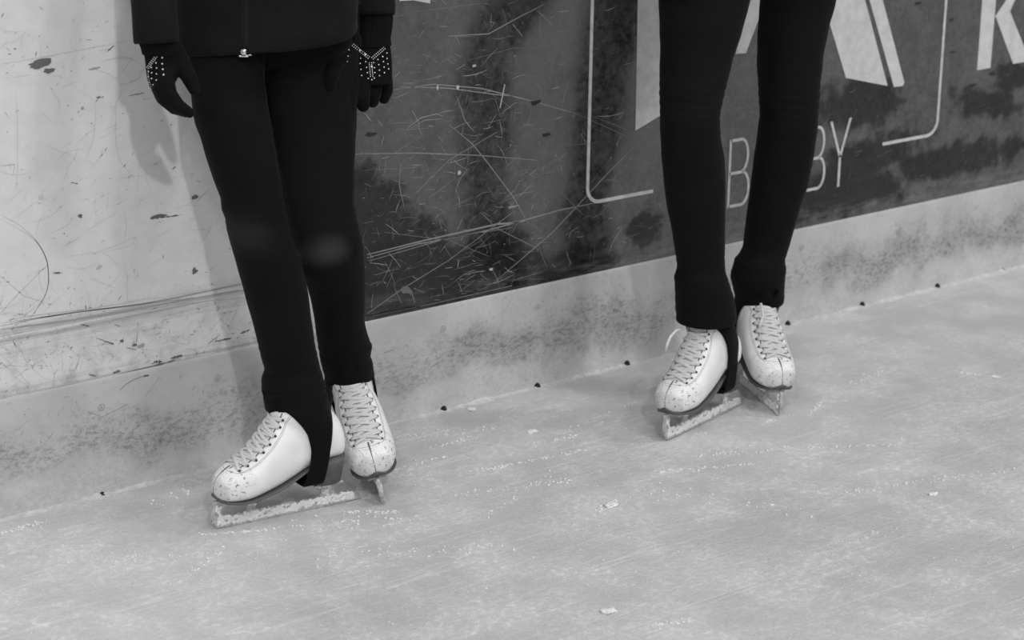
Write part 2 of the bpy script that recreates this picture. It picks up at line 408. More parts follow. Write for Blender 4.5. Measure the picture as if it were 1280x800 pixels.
# ------------------------------------------------------------------ dark advertising panel with its lettering
def m_banner():
    n = N('dark_glossy_vinyl', .12, 1.0)
    n.b.inputs['IOR'].default_value = 1.55
    a = n.noise(4, 5, .6); b = n.noise(60, 4, .7)
    v = n.math('ADD', n.ramp(a, .3, .7, .040, .058), n.ramp(b, .3, .7, -.014, .014))
    v = n.math('ADD', v, n.ramp(n.noise(18, 5, .7), .3, .7, -.014, .014))
    bl = [(wp(490, 345), (.09, .14), .35, 16, 0), (wp(600, 345), (.16, .08), .4, 16, 0), (wp(530, 320), (.06, .08), .3, 20, 0), (wp(470, 270), (.07, .07), .35, 18, 0), (wp(1050, 240), (.25, .05), .5, 12, 0), (wp(560, 350), (.17, .055), .3, 14, .0), (wp(450, 240), (.05, .06), .3, 20, 0),
          (wp(625, 350), (.07, .12), .25, 18, 0), (wp(720, 335), (.12, .05), .35, 16, 0), (wp(805, 285), (.05, .04), .4, 20, 0), (wp(1075, 130), (.14, .06), .4, 12, 0),
          (wp(1080, 200), (.2, .05), .45, 12, .1), (wp(1230, 130), (.13, .035), .5, 13, -.2), (wp(1265, 95), (.07, .04), .4, 12, 0), (wp(1190, 200), (.25, .04), .5, 12, 0)]
    m = None
    for i, (c, r, wob, s, ang) in enumerate(bl):
        k = n.blob(c, r, wob * 1.15, s * 1.5, .42, ang)
        m = k if m is None else n.math('MAXIMUM', m, k)
    v = n.math('MULTIPLY', v, n.ramp(m, 0, 1, 1.1, .38))
    z = n.new('ShaderNodeSeparateXYZ'); n.link(n.co, z.inputs[0])
    scuff = n.math('MULTIPLY', n.ramp(z.outputs['Z'], KT + .02, KT + .06, 1, 0), n.ramp(n.noise(1, 5, .7, n.map((8, 8, 60))), .42, .65))
    v = n.math('ADD', v, n.math('MULTIPLY', scuff, .06))
    sp = n.ramp(n.noise(120, 5, .75), .62, .68)
    v = n.math('ADD', v, n.math('MULTIPLY', sp, n.ramp(n.noise(6, 3), .45, .6, 0, .05)))
    n.col(v); n.link(n.ramp(m, 0, 1, 1.0, .35), n.b.inputs['Specular IOR Level']); n.link(n.ramp(b, .3, .7, .10, .2), n.b.inputs['Roughness']); n.bump(n.noise(5, 3), .12, .004); return n.m
M['banner'] = m_banner()
M['letter'] = noisy('worn_white_vinyl', .56, .68, 40, .35)
M['line_white'] = noisy('white_vinyl_line', .5, .66, 60, .4)
XB = at(424, 300, 0).x
def banner_object():
    t = empty('advertising_panel', (XB, -.002, KT), 'dark scratched advertising panel with white logo lettering on the rink boards', 'advertising panel')
    off = Vector((0, 0, 0)); inv = -Vector(t.location)
    bm = bmesh.new(); box(bm, (XB, -.0022, KT + .0005), (8.5, 0, 1.16))
    rnd = random.Random(11); PM = .0014; y = -.0023
    def L(pts, w, mi): strip(bm, [wp(*p) for p in pts], w * PM, y - .00005 * mi, mi, .3)
    # long scratches seen in the photograph
    for pts, w, mi in [([(445, 192), (520, 191), (600, 194), (670, 200)], 1.4, 2), ([(500, 108), (560, 110), (620, 118), (640, 120)], 1.2, 2), ([(490, 112), (540, 105), (600, 110), (660, 125), (720, 142)], 1.2, 2),
                     ([(720, 142), (760, 160), (800, 178)], 1.0, 1), ([(458, 322), (520, 305), (600, 290), (700, 262), (760, 250)], 1.6, 2), ([(458, 318), (530, 300), (620, 280), (650, 277)], 2.4, 2), ([(460, 326), (560, 297), (640, 284)], 1.1, 2),
                     ([(458, 392), (500, 362), (560, 325), (640, 265)], 1.2, 2), ([(620, 350), (690, 290), (760, 215), (790, 185)], 1.2, 2), ([(560, 45), (610, 42), (650, 20), (680, 5)], 1.4, 2),
                     ([(530, 110), (520, 75), (500, 128)], .9, 1), ([(508, 160), (525, 147), (545, 142), (553, 145)], 1.8, 2), ([(508, 163), (530, 150), (552, 148)], 1.0, 2),
                     ([(560, 155), (590, 180), (610, 205), (640, 245), (660, 280)], 1.1, 2), ([(570, 120), (580, 150), (592, 165)], 1.1, 2), ([(630, 105), (624, 135)], 2.0, 3), ([(500, 205), (498, 230), (504, 258)], 1.0, 2),
                     ([(520, 240), (560, 200), (620, 165)], 1.0, 2), ([(480, 290), (560, 300), (610, 320)], .9, 1), ([(640, 30), (652, 45)], 1.5, 2), ([(740, 145), (790, 165), (830, 180)], 1, 1), ([(600, 265), (620, 285), (670, 310)], 1, 2),
                     ([(660, 210), (700, 240), (730, 270)], .9, 1), ([(585, 75), (640, 60), (700, 58)], 1, 1), ([(760, 300), (800, 262), (820, 245)], .9, 1), ([(455, 30), (520, 14), (600, 4)], .9, 1), ([(900, 120), (915, 100)], .9, 1)]:
        L(pts, w, mi)
    for i in range(2000):
        u = rnd.uniform(440, 835); v = rnd.uniform(0, 395)
        w = math.exp(-((u - 570) / 110) ** 2) * .8 + .2
        w *= (.25 + .75 * min(1, v / 220))
        if rnd.random() > w: continue
        c = wp(u, v)
        if c[1] < KT + .01: continue
        a = rnd.choice([rnd.gauss(.75, .5), rnd.gauss(2.3, .6), rnd.gauss(0, .15)]); l = abs(rnd.gauss(0, .026)) + .003
        e = (c[0] + l * math.cos(a), c[1] + l * math.sin(a))
        if e[1] < KT + .005: continue
        strip(bm, curve_pts(c, e, rnd.gauss(0, .05), 6), rnd.uniform(.0003, .0008), y, rnd.choice([1, 1, 2, 2, 3]), .3)
    for i in range(260):
        u = rnd.uniform(840, 1290); v = rnd.uniform(0, 250); c = wp(u, v)
        if c[1] < KT + .01: continue
        a = rnd.gauss(.4, .7); l = rnd.uniform(.004, .03)
        strip(bm, curve_pts(c, (c[0] + l * math.cos(a), c[1] + abs(l * math.sin(a))), rnd.uniform(-.1, .1), 5), rnd.uniform(.0005, .0011), y, 1, .3)
    for u, v, ru, rv, mi in [(546, 109, 1.5, 3, 3), (571, 109, 2, 3, 3), (592, 82, 2.4, 2, 3), (573, 216, 2.4, 3, 3), (640, 258, 9, 1.5, 2), (613, 336, 2.5, 2, 3), (683, 168, 5, 2.5, 4), (462, 168, 7, 3, 4), (668, 128, 8, 3, 4), (507, 362, 8, 6, 1), (1010, 0, 3, 3, 1),
                            (1188, 25, 4, 2.5, 4), (1190, 65, 5, 2, 4), (1215, 107, 7, 3.5, 4), (1240, 92, 6, 3.5, 4), (1147, 4, 6, 3, 4), (1124, 243, 3, 3, 4), (1100, 180, 2, 1, 4)]:
        blotch(bm, wp(u, v), (ru * PM * 1.25, rv * PM), y - .0004, mi)
    sh = [plain('panel_scratch_%s' % k, v, .5) for k, v in (('faint', .15), ('light', .28), ('bright', .5), ('dent', .02))]
    bm.transform(Matrix.Translation(inv)); o = obj('panel', bm, [M['banner']] + sh, t, smooth=False)
    o.data.transform(Matrix.Translation(-inv)); o.location = inv     # texture space stays in room coordinates
    yb, yf = -.0024, -.0036
    def poly(name, pts, mat=M['letter']):
        bm = bmesh.new(); prism(bm, [wp(*p) for p in pts], yb, yf); bm.transform(Matrix.Translation(inv)); return obj(name, bm, mat, t, smooth=False)
    def polyw(name, polys, mat=M['letter']):
        bm = bmesh.new()
        for p in polys: prism(bm, p, yb, yf)
        bm.transform(Matrix.Translation(inv)); return obj(name, bm, mat, t, smooth=False)
    def stroke(name, pts, w, mat=M['line_white'], closed=False):
        """mitred stroke in wall coordinates"""
        bm = bmesh.new(); P = [Vector((p[0], 0, p[1])) for p in pts]; n = len(P); rings = []
        for i, p in enumerate(P):
            a = P[(i - 1) % n] if closed else P[max(i - 1, 0)]; b = P[(i + 1) % n] if closed else P[min(i + 1, n - 1)]
            tt = (b - a).normalized(); s = Vector((-tt.z, 0, tt.x)) * w / 2
            rings.append([p + s + Vector((0, yb, 0)), p + s + Vector((0, yf, 0)), p - s + Vector((0, yf, 0)), p - s + Vector((0, yb, 0))])
        loft(bm, rings, cap=True, closed=closed); bm.transform(Matrix.Translation(inv)); return obj(name, bm, mat, t, smooth=False)
    poly('logo_stroke', [(797.5, -60), (828, -60), (860, -60), (860, 122), (793, 163)])
    poly('logo_stroke', [(937, 0), (953, -44), (985, -44), (952, 10), (931, 66), (918, 67)])
    poly('logo_stroke', [(1000, -60), (1063, -60), (1080, 0), (1108, 107), (1056, 97), (1036, 30)])
    poly('logo_stroke', [(1071, -60), (1086.5, -60), (1102, 0), (1129, 103), (1127, 107), (1116, 108.5), (1085.5, 0)])
    def arc(c, r, a0, a1, n=8): return [(c[0] + r * math.cos(a0 + (a1 - a0) * k / n), c[1] + r * math.sin(a0 + (a1 - a0) * k / n)) for k in range(n + 1)]
    pi = math.pi
    # left bracket of the frame
    x0 = wp(735.5, 150)[0]; zb = wp(770, 247)[1]; x1 = wp(815, 237)[0]
    stroke('frame_line', [(x0, 1.1), (x0, zb + .032)] + arc((x0 + .032, zb + .032), .032, pi, 1.5 * pi) + [(x1, zb)], .0072)
    x0 = wp(1176, 75)[0]; x1 = wp(1102, 180)[0]; zb = wp(1125, 175.5)[1]
    stroke('frame_line', [(x0, 1.1), (x0, zb + .034)] + list(reversed(arc((x0 - .034, zb + .034), .034, 1.5 * pi, 2 * pi))) + [(x1, zb)], .0072)
    # B  B Y  (thin rounded capitals)
    def letter_B(x, z0, z1, w):
        h = (z1 - z0) / 2; st = .0062; r1 = min(w * .55, h / 2)
        bm = bmesh.new()
        for zz, ww in ((z0, w), (z0 + h, w * .9)):
            r = h / 2 * .92; P = [(x, zz), (x + ww - r * .6, zz)]
            P += [(x + ww - r * .6 + r * .6 * math.cos(a), zz + h / 2 + h / 2 * math.sin(a)) for a in np.linspace(-pi / 2, pi / 2, 12)]
            if zz != z0: P += [(x, zz + h)]
            Q = [Vector((p[0], 0, p[1])) for p in P]; rings = []
            for i, p in enumerate(Q):
                tt = (Q[min(i + 1, len(Q) - 1)] - Q[max(i - 1, 0)]).normalized(); s = Vector((-tt.z, 0, tt.x)) * st / 2
                rings.append([p + s + Vector((0, yb, 0)), p + s + Vector((0, yf, 0)), p - s + Vector((0, yf, 0)), p - s + Vector((0, yb, 0))])
            loft(bm, rings)
        prism(bm, [(x - st / 2, z0 - st / 2), (x + st / 2, z0 - st / 2), (x + st / 2, z1 + st / 2), (x - st / 2, z1 + st / 2)], yb, yf)
        bm.transform(Matrix.Translation(inv)); return obj('letter', bm, M['line_white'], t, smooth=False)
    a = wp(935, 215)[0]; b = wp(890, 215)[0]
    z0, z1 = wp(910, 258)[1], wp(912, 176)[1]
    letter_B(a - .058, z0, z1, .058)
    z0, z1 = wp(1010, 237)[1], wp(1014, 160)[1]; a = wp(1030, 195)[0]
    letter_B(a - .056, z0, z1, .056)
    bm = bmesh.new()
    yl, yr, ym, yb_ = wp(1038, 152), wp(1062, 147), wp(1048.5, 196), wp(1046.5, 233)
    w = .0035
    prism(bm, [(yl[0] - w, yl[1]), (yl[0] + w, yl[1]), (ym[0] + w, ym[1]), (ym[0] - w, ym[1])], yb, yf)
    prism(bm, [(yr[0] - w, yr[1]), (yr[0] + w, yr[1]), (ym[0] + w, ym[1]), (ym[0] - w, ym[1])], yb, yf)
    prism(bm, [(ym[0] - w, yb_[1]), (ym[0] + w, yb_[1]), (ym[0] + w, ym[1] + .003), (ym[0] - w, ym[1] + .003)], yb, yf)
    bm.transform(Matrix.Translation(inv)); obj('letter', bm, M['line_white'], t, smooth=False)
    # K
    polyw('letter', [[wp(*p) for p in q] for q in ([(1226.5, 0), (1231, -70), (1248, -73), (1243.5, 0), (1236.5, 84.5), (1220, 87.5)], [(1243, 20), (1260, -5), (1295, -80), (1309, -82), (1270, -7), (1261, 14), (1286, 76), (1265, 79.5)])])
    poly('letter', [(497, -40), (538, -44), (536.5, 4), (515, 0), (498, 1)])
banner_object()

# ------------------------------------------------------------------ figure skate (local: +x toe, z up, ice at 0)
def sgnp(c, e): return math.copysign(abs(c) ** e, c)
FOOT = [(.139, .009, .057, .074), (.135, .019, .052, .085), (.128, .028, .048, .093), (.117, .036, .046, .101), (.10, .042, .045, .109), (.085, .046, .046, .116), (.07, .046, .048, .128), (.05, .045, .052, .149),
        (.025, .043, .058, .18), (0, .040, .067, .195), (-.03, .034, .078, .195), (-.06, .033, .086, .19), (-.085, .031, .089, .175), (-.10, .025, .090, .155), (-.109, .012, .095, .13)]
SHAFT = [(.10, -.045, .056, .034), (.14, -.037, .056, .038), (.17, -.029, .055, .040), (.188, -.024, .050, .041), (.203, -.029, .041, .037), (.216, -.031, .032, .030)]
SKATE = {}
def build_skate_data():
    bm = bmesh.new(); rings = []
    for x, w, zb, zt in reversed(crom(sorted(FOOT), .004).tolist()):
        zm = (zb + zt) / 2; h = (zt - zb) / 2; ring = []
        for k in range(36):
            a = 2 * math.pi * k / 36; c, s = math.cos(a), math.sin(a)
            e = .7 if s < 0 else .95
            ring.append(Vector((x, w * sgnp(c, e if s < 0 else .8) * (1 - .25 * max(0, s) ** 2 * (1 if zt > .12 else 0)), zm + h * sgnp(s, e))))
        rings.append(ring)
    loft(bm, rings)
    rings = []
    for z, cx, rx, ry in crom(SHAFT, .01).tolist():
        rings.append([Vector((cx + rx * math.cos(2 * math.pi * k / 36), ry * math.sin(2 * math.pi * k / 36), z)) for k in range(36)])
    loft(bm, rings)
    me = remesh(bm, .0028, 8, .5); SKATE['boot'] = me
    b2 = bmesh.new(); b2.from_mesh(me); bvh = BVHTree.FromBMesh(b2); b2.free(); SKATE['bvh'] = bvh
    def on(p, lift=.001):
        q, nn, _, _ = bvh.find_nearest(Vector(p)); return q + nn * lift, nn
    # sole: thin slab following the bottom
    bm = bmesh.new(); rings = []
    for x, w, zb, zt in reversed(crom(sorted(FOOT), .006).tolist()):
        ww = max(w - .0045, .004)
        rings.append([Vector((x + (.002 if x > .13 else 0), ww * a, zb + dz)) for a, dz in ((-1, .0026), (-1, .0005), (-.93, -.001), (.93, -.001), (1, .0005), (1, .0026), (.8, .004), (-.8, .004))])
    loft(bm, rings); SKATE['sole'] = mesh_from(bm, 'sole')
    # heel block
    bm = bmesh.new(); rings = []
    def heelring(z, x0, x1, w, topz=None):
        out = []
        for k in range(28):
            a = 2 * math.pi * k / 28; cx, rx = (x0 + x1) / 2, (x1 - x0) / 2
            px = cx + rx * sgnp(math.cos(a), .6 if math.cos(a) > 0 else .95); py = w * sgnp(math.sin(a), .75)
            zz = z if topz is None else np.interp(px, [-.11, -.06, -.03], topz)
            out.append(Vector((px, py, zz)))
        return out
    for z, x0, x1, w in ((.044, -.098, -.048, .026), (.046, -.1005, -.046, .028), (.06, -.103, -.043, .029), (.075, -.106, -.038, .031)): rings.append(heelring(z, x0, x1, w))
    rings.append(heelring(0, -.109, -.034, .0325, [.093, .088, .080]))
    loft(bm, rings); SKATE['heel'] = mesh_from(bm, 'heel')
    # blade: runner, posts, plates, toe pick
    bm = bmesh.new(); t = .0021
    def zbot(x): return .0008 + .0000 + .16 * max(0, abs(x) - .09) ** 2 * 4
    xs = np.linspace(-.143, .136, 60)
    def ztop(x): return float(np.interp(x, [-.143, -.135, -.12, -.1, .0, .1, .136], [.008, .014, .016, .017, .0175, .018, .020]))
    loft(bm, [[Vector((x, -t, zbot(x))), Vector((x, t, zbot(x))), Vector((x, t, ztop(x))), Vector((x, -t, ztop(x)))] for x in xs])
    # toe pick with teeth
    pk = [(.128, .046), (.128, .018), (.126, .003), (.131, .0015), (.134, .006), (.138, .0045), (.1395, .011), (.1432, .0105), (.1435, .017), (.1468, .018), (.1455, .026), (.142, .036), (.140, .046)]
    prism(bm, pk, -t * 1.3, t * 1.3)
    # posts with flared feet
    for xc, wb, wm, wt, zt_, lean in ((.070, .024, .011, .030, .044, .0), (-.078, .040, .022, .030, .048, .0)):
        L, Rr = [], []
        for k in range(9):
            s = k / 8; z = .012 + (zt_ - .012) * s
            w = wm + (wb - wm) * (1 - s) ** 3 + (wt - wm) * s ** 3
            L.append((xc - w / 2 + lean * s, z)); Rr.append((xc + w / 2 + lean * s, z))
        prism(bm, L + Rr[::-1], -t * .9, t * .9)
    box(bm, (.042, -.017, .038), (.116, .017, .0435), .001)       # sole plate
    box(bm, (-.102, -.017, .0405), (-.046, .017, .044), .001)      # heel plate
    ext = Matrix.Translation((0, 0, .045)) @ Matrix.Diagonal((1, 1, 1.12, 1)) @ Matrix.Translation((0, 0, -.045))
    bm.transform(ext); SKATE['blade'] = mesh_from(bm, 'blade')
    # snow stuck on the blade
    bm = bmesh.new(); rnd = random.Random(2)
    def lump(p, r): 
        q = bmesh.ops.create_icosphere(bm, subdivisions=1, radius=r)
        bmesh.ops.transform(bm, matrix=Matrix.Translation(p) @ Matrix.Diagonal((rnd.uniform(.8, 1.4), .75, rnd.uniform(.8, 1.2), 1)), verts=q['verts'])
    for i in range(1100):
        x = rnd.uniform(-.132, .134); zt_ = ztop(x)
        z = rnd.uniform(.004, zt_); lump(Vector((x, rnd.choice([-1, 1]) * rnd.uniform(.001, .0022), z)), rnd.uniform(.0016, .0032))
    for i in range(90):
        xc = rnd.choice([.070, -.078, -.078, .132]); lump(Vector((xc + rnd.gauss(0, .005 if xc != .132 else .003), rnd.uniform(-.003, .003), rnd.uniform(.016, .042))), rnd.uniform(.002, .0045))
    for i in range(60): lump(Vector((rnd.uniform(-.095, -.05), rnd.uniform(-.012, .012), rnd.uniform(.038, .042))), rnd.uniform(.002, .004))
    bm.transform(ext); SKATE['snow'] = remesh(bm, .0011, 3, .5)
    # lacing
    RID = [(.102, .103), (.088, .111), (.075, .121), (.064, .134), (.055, .147), (.048, .161), (.042, .174), (.039, .186), (.035, .197)]
    def rid(t):
        i = min(int(t), len(RID) - 2); f = t - i; a, b = RID[i], RID[i + 1]; return (a[0] + (b[0] - a[0]) * f, a[1] + (b[1] - a[1]) * f)
    def rn(t):
        a, b = rid(max(t - .4, 0)), rid(min(t + .4, 8)); d = Vector((b[0] - a[0], 0, b[1] - a[1])).normalized(); return Vector((-d.z, 0, d.x)) * -1
    def surf(t, y, lift):
        x, z = rid(t); n0 = rn(t); c0 = Vector((x, 0, z)) - n0 * .036; a = y / .037
        dirn = n0 * math.cos(a) + Vector((0, math.sin(a), 0))
        h = bvh.ray_cast(c0 + dirn * .12, -dirn, .13)
        if h[0] is None: return on(c0 + dirn * .05, lift)
        return h[0] + h[1] * lift, h[1]
    def gap(t): return .0215 + .0022 * t
    bm = bmesh.new()
    for i in range(0, 7):
        for s in (1, -1):
            P, Q = [], []
            for k in range(13):
                f = k / 12; tt = i + 1.0 * f + .05; y = s * gap(tt) * (1 - 2 * f) * 1.03
                lift = .0022 + (.0016 if s > 0 else .0003) * math.sin(math.pi * f)
                if k in (0, 12): lift = .0002
                p, nn = surf(min(tt, 8), y, lift); P.append(p); Q.append(nn)
            ribbon(bm, P, Q, .0072, .0014)
        if i > 0:
            P, Q = [], []
            for k in range(13):
                f = k / 12; y = gap(i) * (1 - 2 * f); p, nn = surf(i + .12 * math.sin(f * 5 + i), y, .0030); P.append(p); Q.append(nn)
            ribbon(bm, P, Q, .0062, .0013)
    SKATE['lace'] = mesh_from(bm, 'lace')
    # eyelets
    SKATE['eyelets'] = [surf(i + .05, s * (gap(i) * 1.07), .0008) for i in range(0, 8) for s in (1, -1)]
    bm = bmesh.new(); bmesh.ops.create_uvsphere(bm, u_segments=10, v_segments=6, radius=.0024)
    bm.transform(Matrix.Diagonal((1, 1, .6, 1))); SKATE['eyelet'] = mesh_from(bm, 'eyelet')
    # tongue: slightly raised, under the laces
    bm = bmesh.new(); G = []
    for i in range(0, 33):
        t_ = i * .25; row = []
        for k in range(9):
            f = k / 8 * 2 - 1; p, nn = surf(t_, f * gap(t_) * .80, .0011 - .0016 * abs(f) ** 6); row.append(bm.verts.new(p))
        G.append(row)
    for i in range(32):
        for k in range(8): bm.faces.new((G[i][k], G[i + 1][k], G[i + 1][k + 1], G[i][k + 1]))
    SKATE['tongue'] = mesh_from(bm, 'tongue')
    # facing edge (dark gap beside the tongue), stitched facing line, toe seam
    bm = bmesh.new()
    for s in (1, -1):
        P = [surf(t_, s * gap(t_) * .84, .0002)[0] for t_ in np.linspace(.2, 8, 50)]; tube(bm, P, .0013, 5)
    SKATE['edge'] = mesh_from(bm, 'facing_edge')
    bm = bmesh.new()
    for g in (1.26, 1.34):
        P = []
        for s in (1, -1):
            seg = [surf(t_, s * gap(t_) * g, -.0001)[0] for t_ in np.linspace(.4, 8, 44)]
            P.append(seg)
        front = [surf(0, y, -.0001)[0] + Vector((.012 * (1 - (y / .031) ** 2), 0, -.006 * (1 - (y / .031) ** 2))) for y in np.linspace(.024, -.024, 9)]
        front = [on(p, -.0001)[0] for p in front]
        tube(bm, list(reversed(P[0])) + front + P[1], .00045, 5)
    SKATE['stitch'] = mesh_from(bm, 'stitch')
    bm = bmesh.new(); P = [on((x, 0, z), -.0002)[0] for x, z in [(.108, .106), (.114, .102), (.122, .097), (.130, .088), (.135, .080), (.139, .070), (.140, .060), (.139, .052)]]
    tube(bm, P, [.0016, .0018, .0014, .001, .0008, .0008, .001, .0016], 6); SKATE['toe'] = mesh_from(bm, 'toe_seam')
build_skate_data()
def skate(person, toe, heel, roll=0.0, pitch=0.0, label=None, flip=False, lift=0.0):
    """toe, heel = points of the blade's ends on the ice"""
    c = (toe + heel) / 2; d = (toe - heel); yaw = math.atan2(d.y, d.x)
    Tm = Matrix.Translation(Vector((c.x, c.y, lift + .0053))) @ Matrix.Rotation(yaw, 4, 'Z') @ Matrix.Rotation(roll, 4, 'X') @ Matrix.Rotation(pitch, 4, 'Y')
    b = obj('ice_skate', SKATE['boot'] if not SKATE['boot'].materials else SKATE['boot'], M['boot'] if not SKATE['boot'].materials else None, person)
    b.matrix_local = Matrix.Translation(-person.location) @ Tm
    if label: b['label'] = label
    def sub(name, key, mat, sm=True):
        me = SKATE[key]
        o = obj(name, me, mat if not me.materials else None, b, smooth=sm); return o
    sub('sole', 'sole', M['sole']); sub('heel', 'heel', M['heel']); sub('blade', 'blade', M['steel'], False)
    s = sub('snow_crust', 'snow', M['snow']); s['kind'] = 'stuff'
    sub('lace', 'lace', M['lace']); sub('tongue', 'tongue', M['tongue']); sub('facing_edge', 'edge', M['crack']); sub('stitching', 'stitch', M['line']); sub('toe_seam', 'toe', M['crack'])
    for p, nn in SKATE['eyelets']:
        e = sub('eyelet', 'eyelet', M['eyelet']); e.matrix_local = Matrix.Translation(p) @ nn.to_track_quat('Z', 'Y').to_matrix().to_4x4()
    return b, Tm
def strap_mesh(Tm, pl):
    """stirrup strap from the legging's cuff down both sides of the boot and under the arch"""
    bvh = SKATE['bvh']; zs = np.linspace(.225, .058, 26)
    zf = [.058, .065, .094, .12, .15, .168, .19, .205, .25]; xf = [-.016, -.018, -.028, -.029, -.021, -.010, .008, .030, .052]
    xb = [-.054, -.057, -.064, -.069, -.073, -.077, -.084, -.086, -.08]
    def side(s):
        G = []
        for z in zs:
            a, b = np.interp(z, zf, xf), np.interp(z, zf, xb); row = []
            for k in range(9):
                x = a + (b - a) * k / 8
                h = bvh.ray_cast(Vector((x, s * .12, z)), Vector((0, -s, 0)), .12)
                y = s * (abs(h[0].y) + .0035) if h[0] is not None else None
                row.append([x, y, z])
            ys = [r[1] for r in row if r[1] is not None] or [s * .03]
            for k, r in enumerate(row):
                if r[1] is None: r[1] = s * min(abs(q) for q in ys) * .6 if z > .085 else s * .037
                r[1] = s * max(abs(r[1]), float(np.interp(z, [.058, .105, .13], [.037, .037, .012])))
            G.append([Vector(r) for r in row])
        return G
    A, B = side(1), side(-1)
    low = []
    for s, f in ((1, .9), (1, .4), (-1, .4), (-1, .9)):
        low.append([Vector((x, s * f * .037, .0535 - .002 * (1 - f))) for x in [A[-1][k].x for k in range(9)]])
    rows = A + low + B[::-1]
    bm = bmesh.new(); V = [[bm.verts.new(Tm @ p) for p in r] for r in rows]
    for i in range(len(V) - 1):
        for k in range(8): bm.faces.new((V[i][k], V[i][k + 1], V[i + 1][k + 1], V[i + 1][k]))
    bmesh.ops.recalc_face_normals(bm, faces=bm.faces)
    me = mesh_from(bm, 'strap'); o = bpy.data.objects.new('t', me); C.objects.link(o)
    m = o.modifiers.new('s', 'SOLIDIFY'); m.thickness = .0028; m.offset = 0
    m = o.modifiers.new('u', 'SMOOTH'); m.iterations = 3; m.factor = .4
    dg = bpy.context.evaluated_depsgraph_get(); out = bpy.data.meshes.new_from_object(o.evaluated_get(dg))
    bpy.data.objects.remove(o); out.transform(Matrix.Translation(-pl)); return out

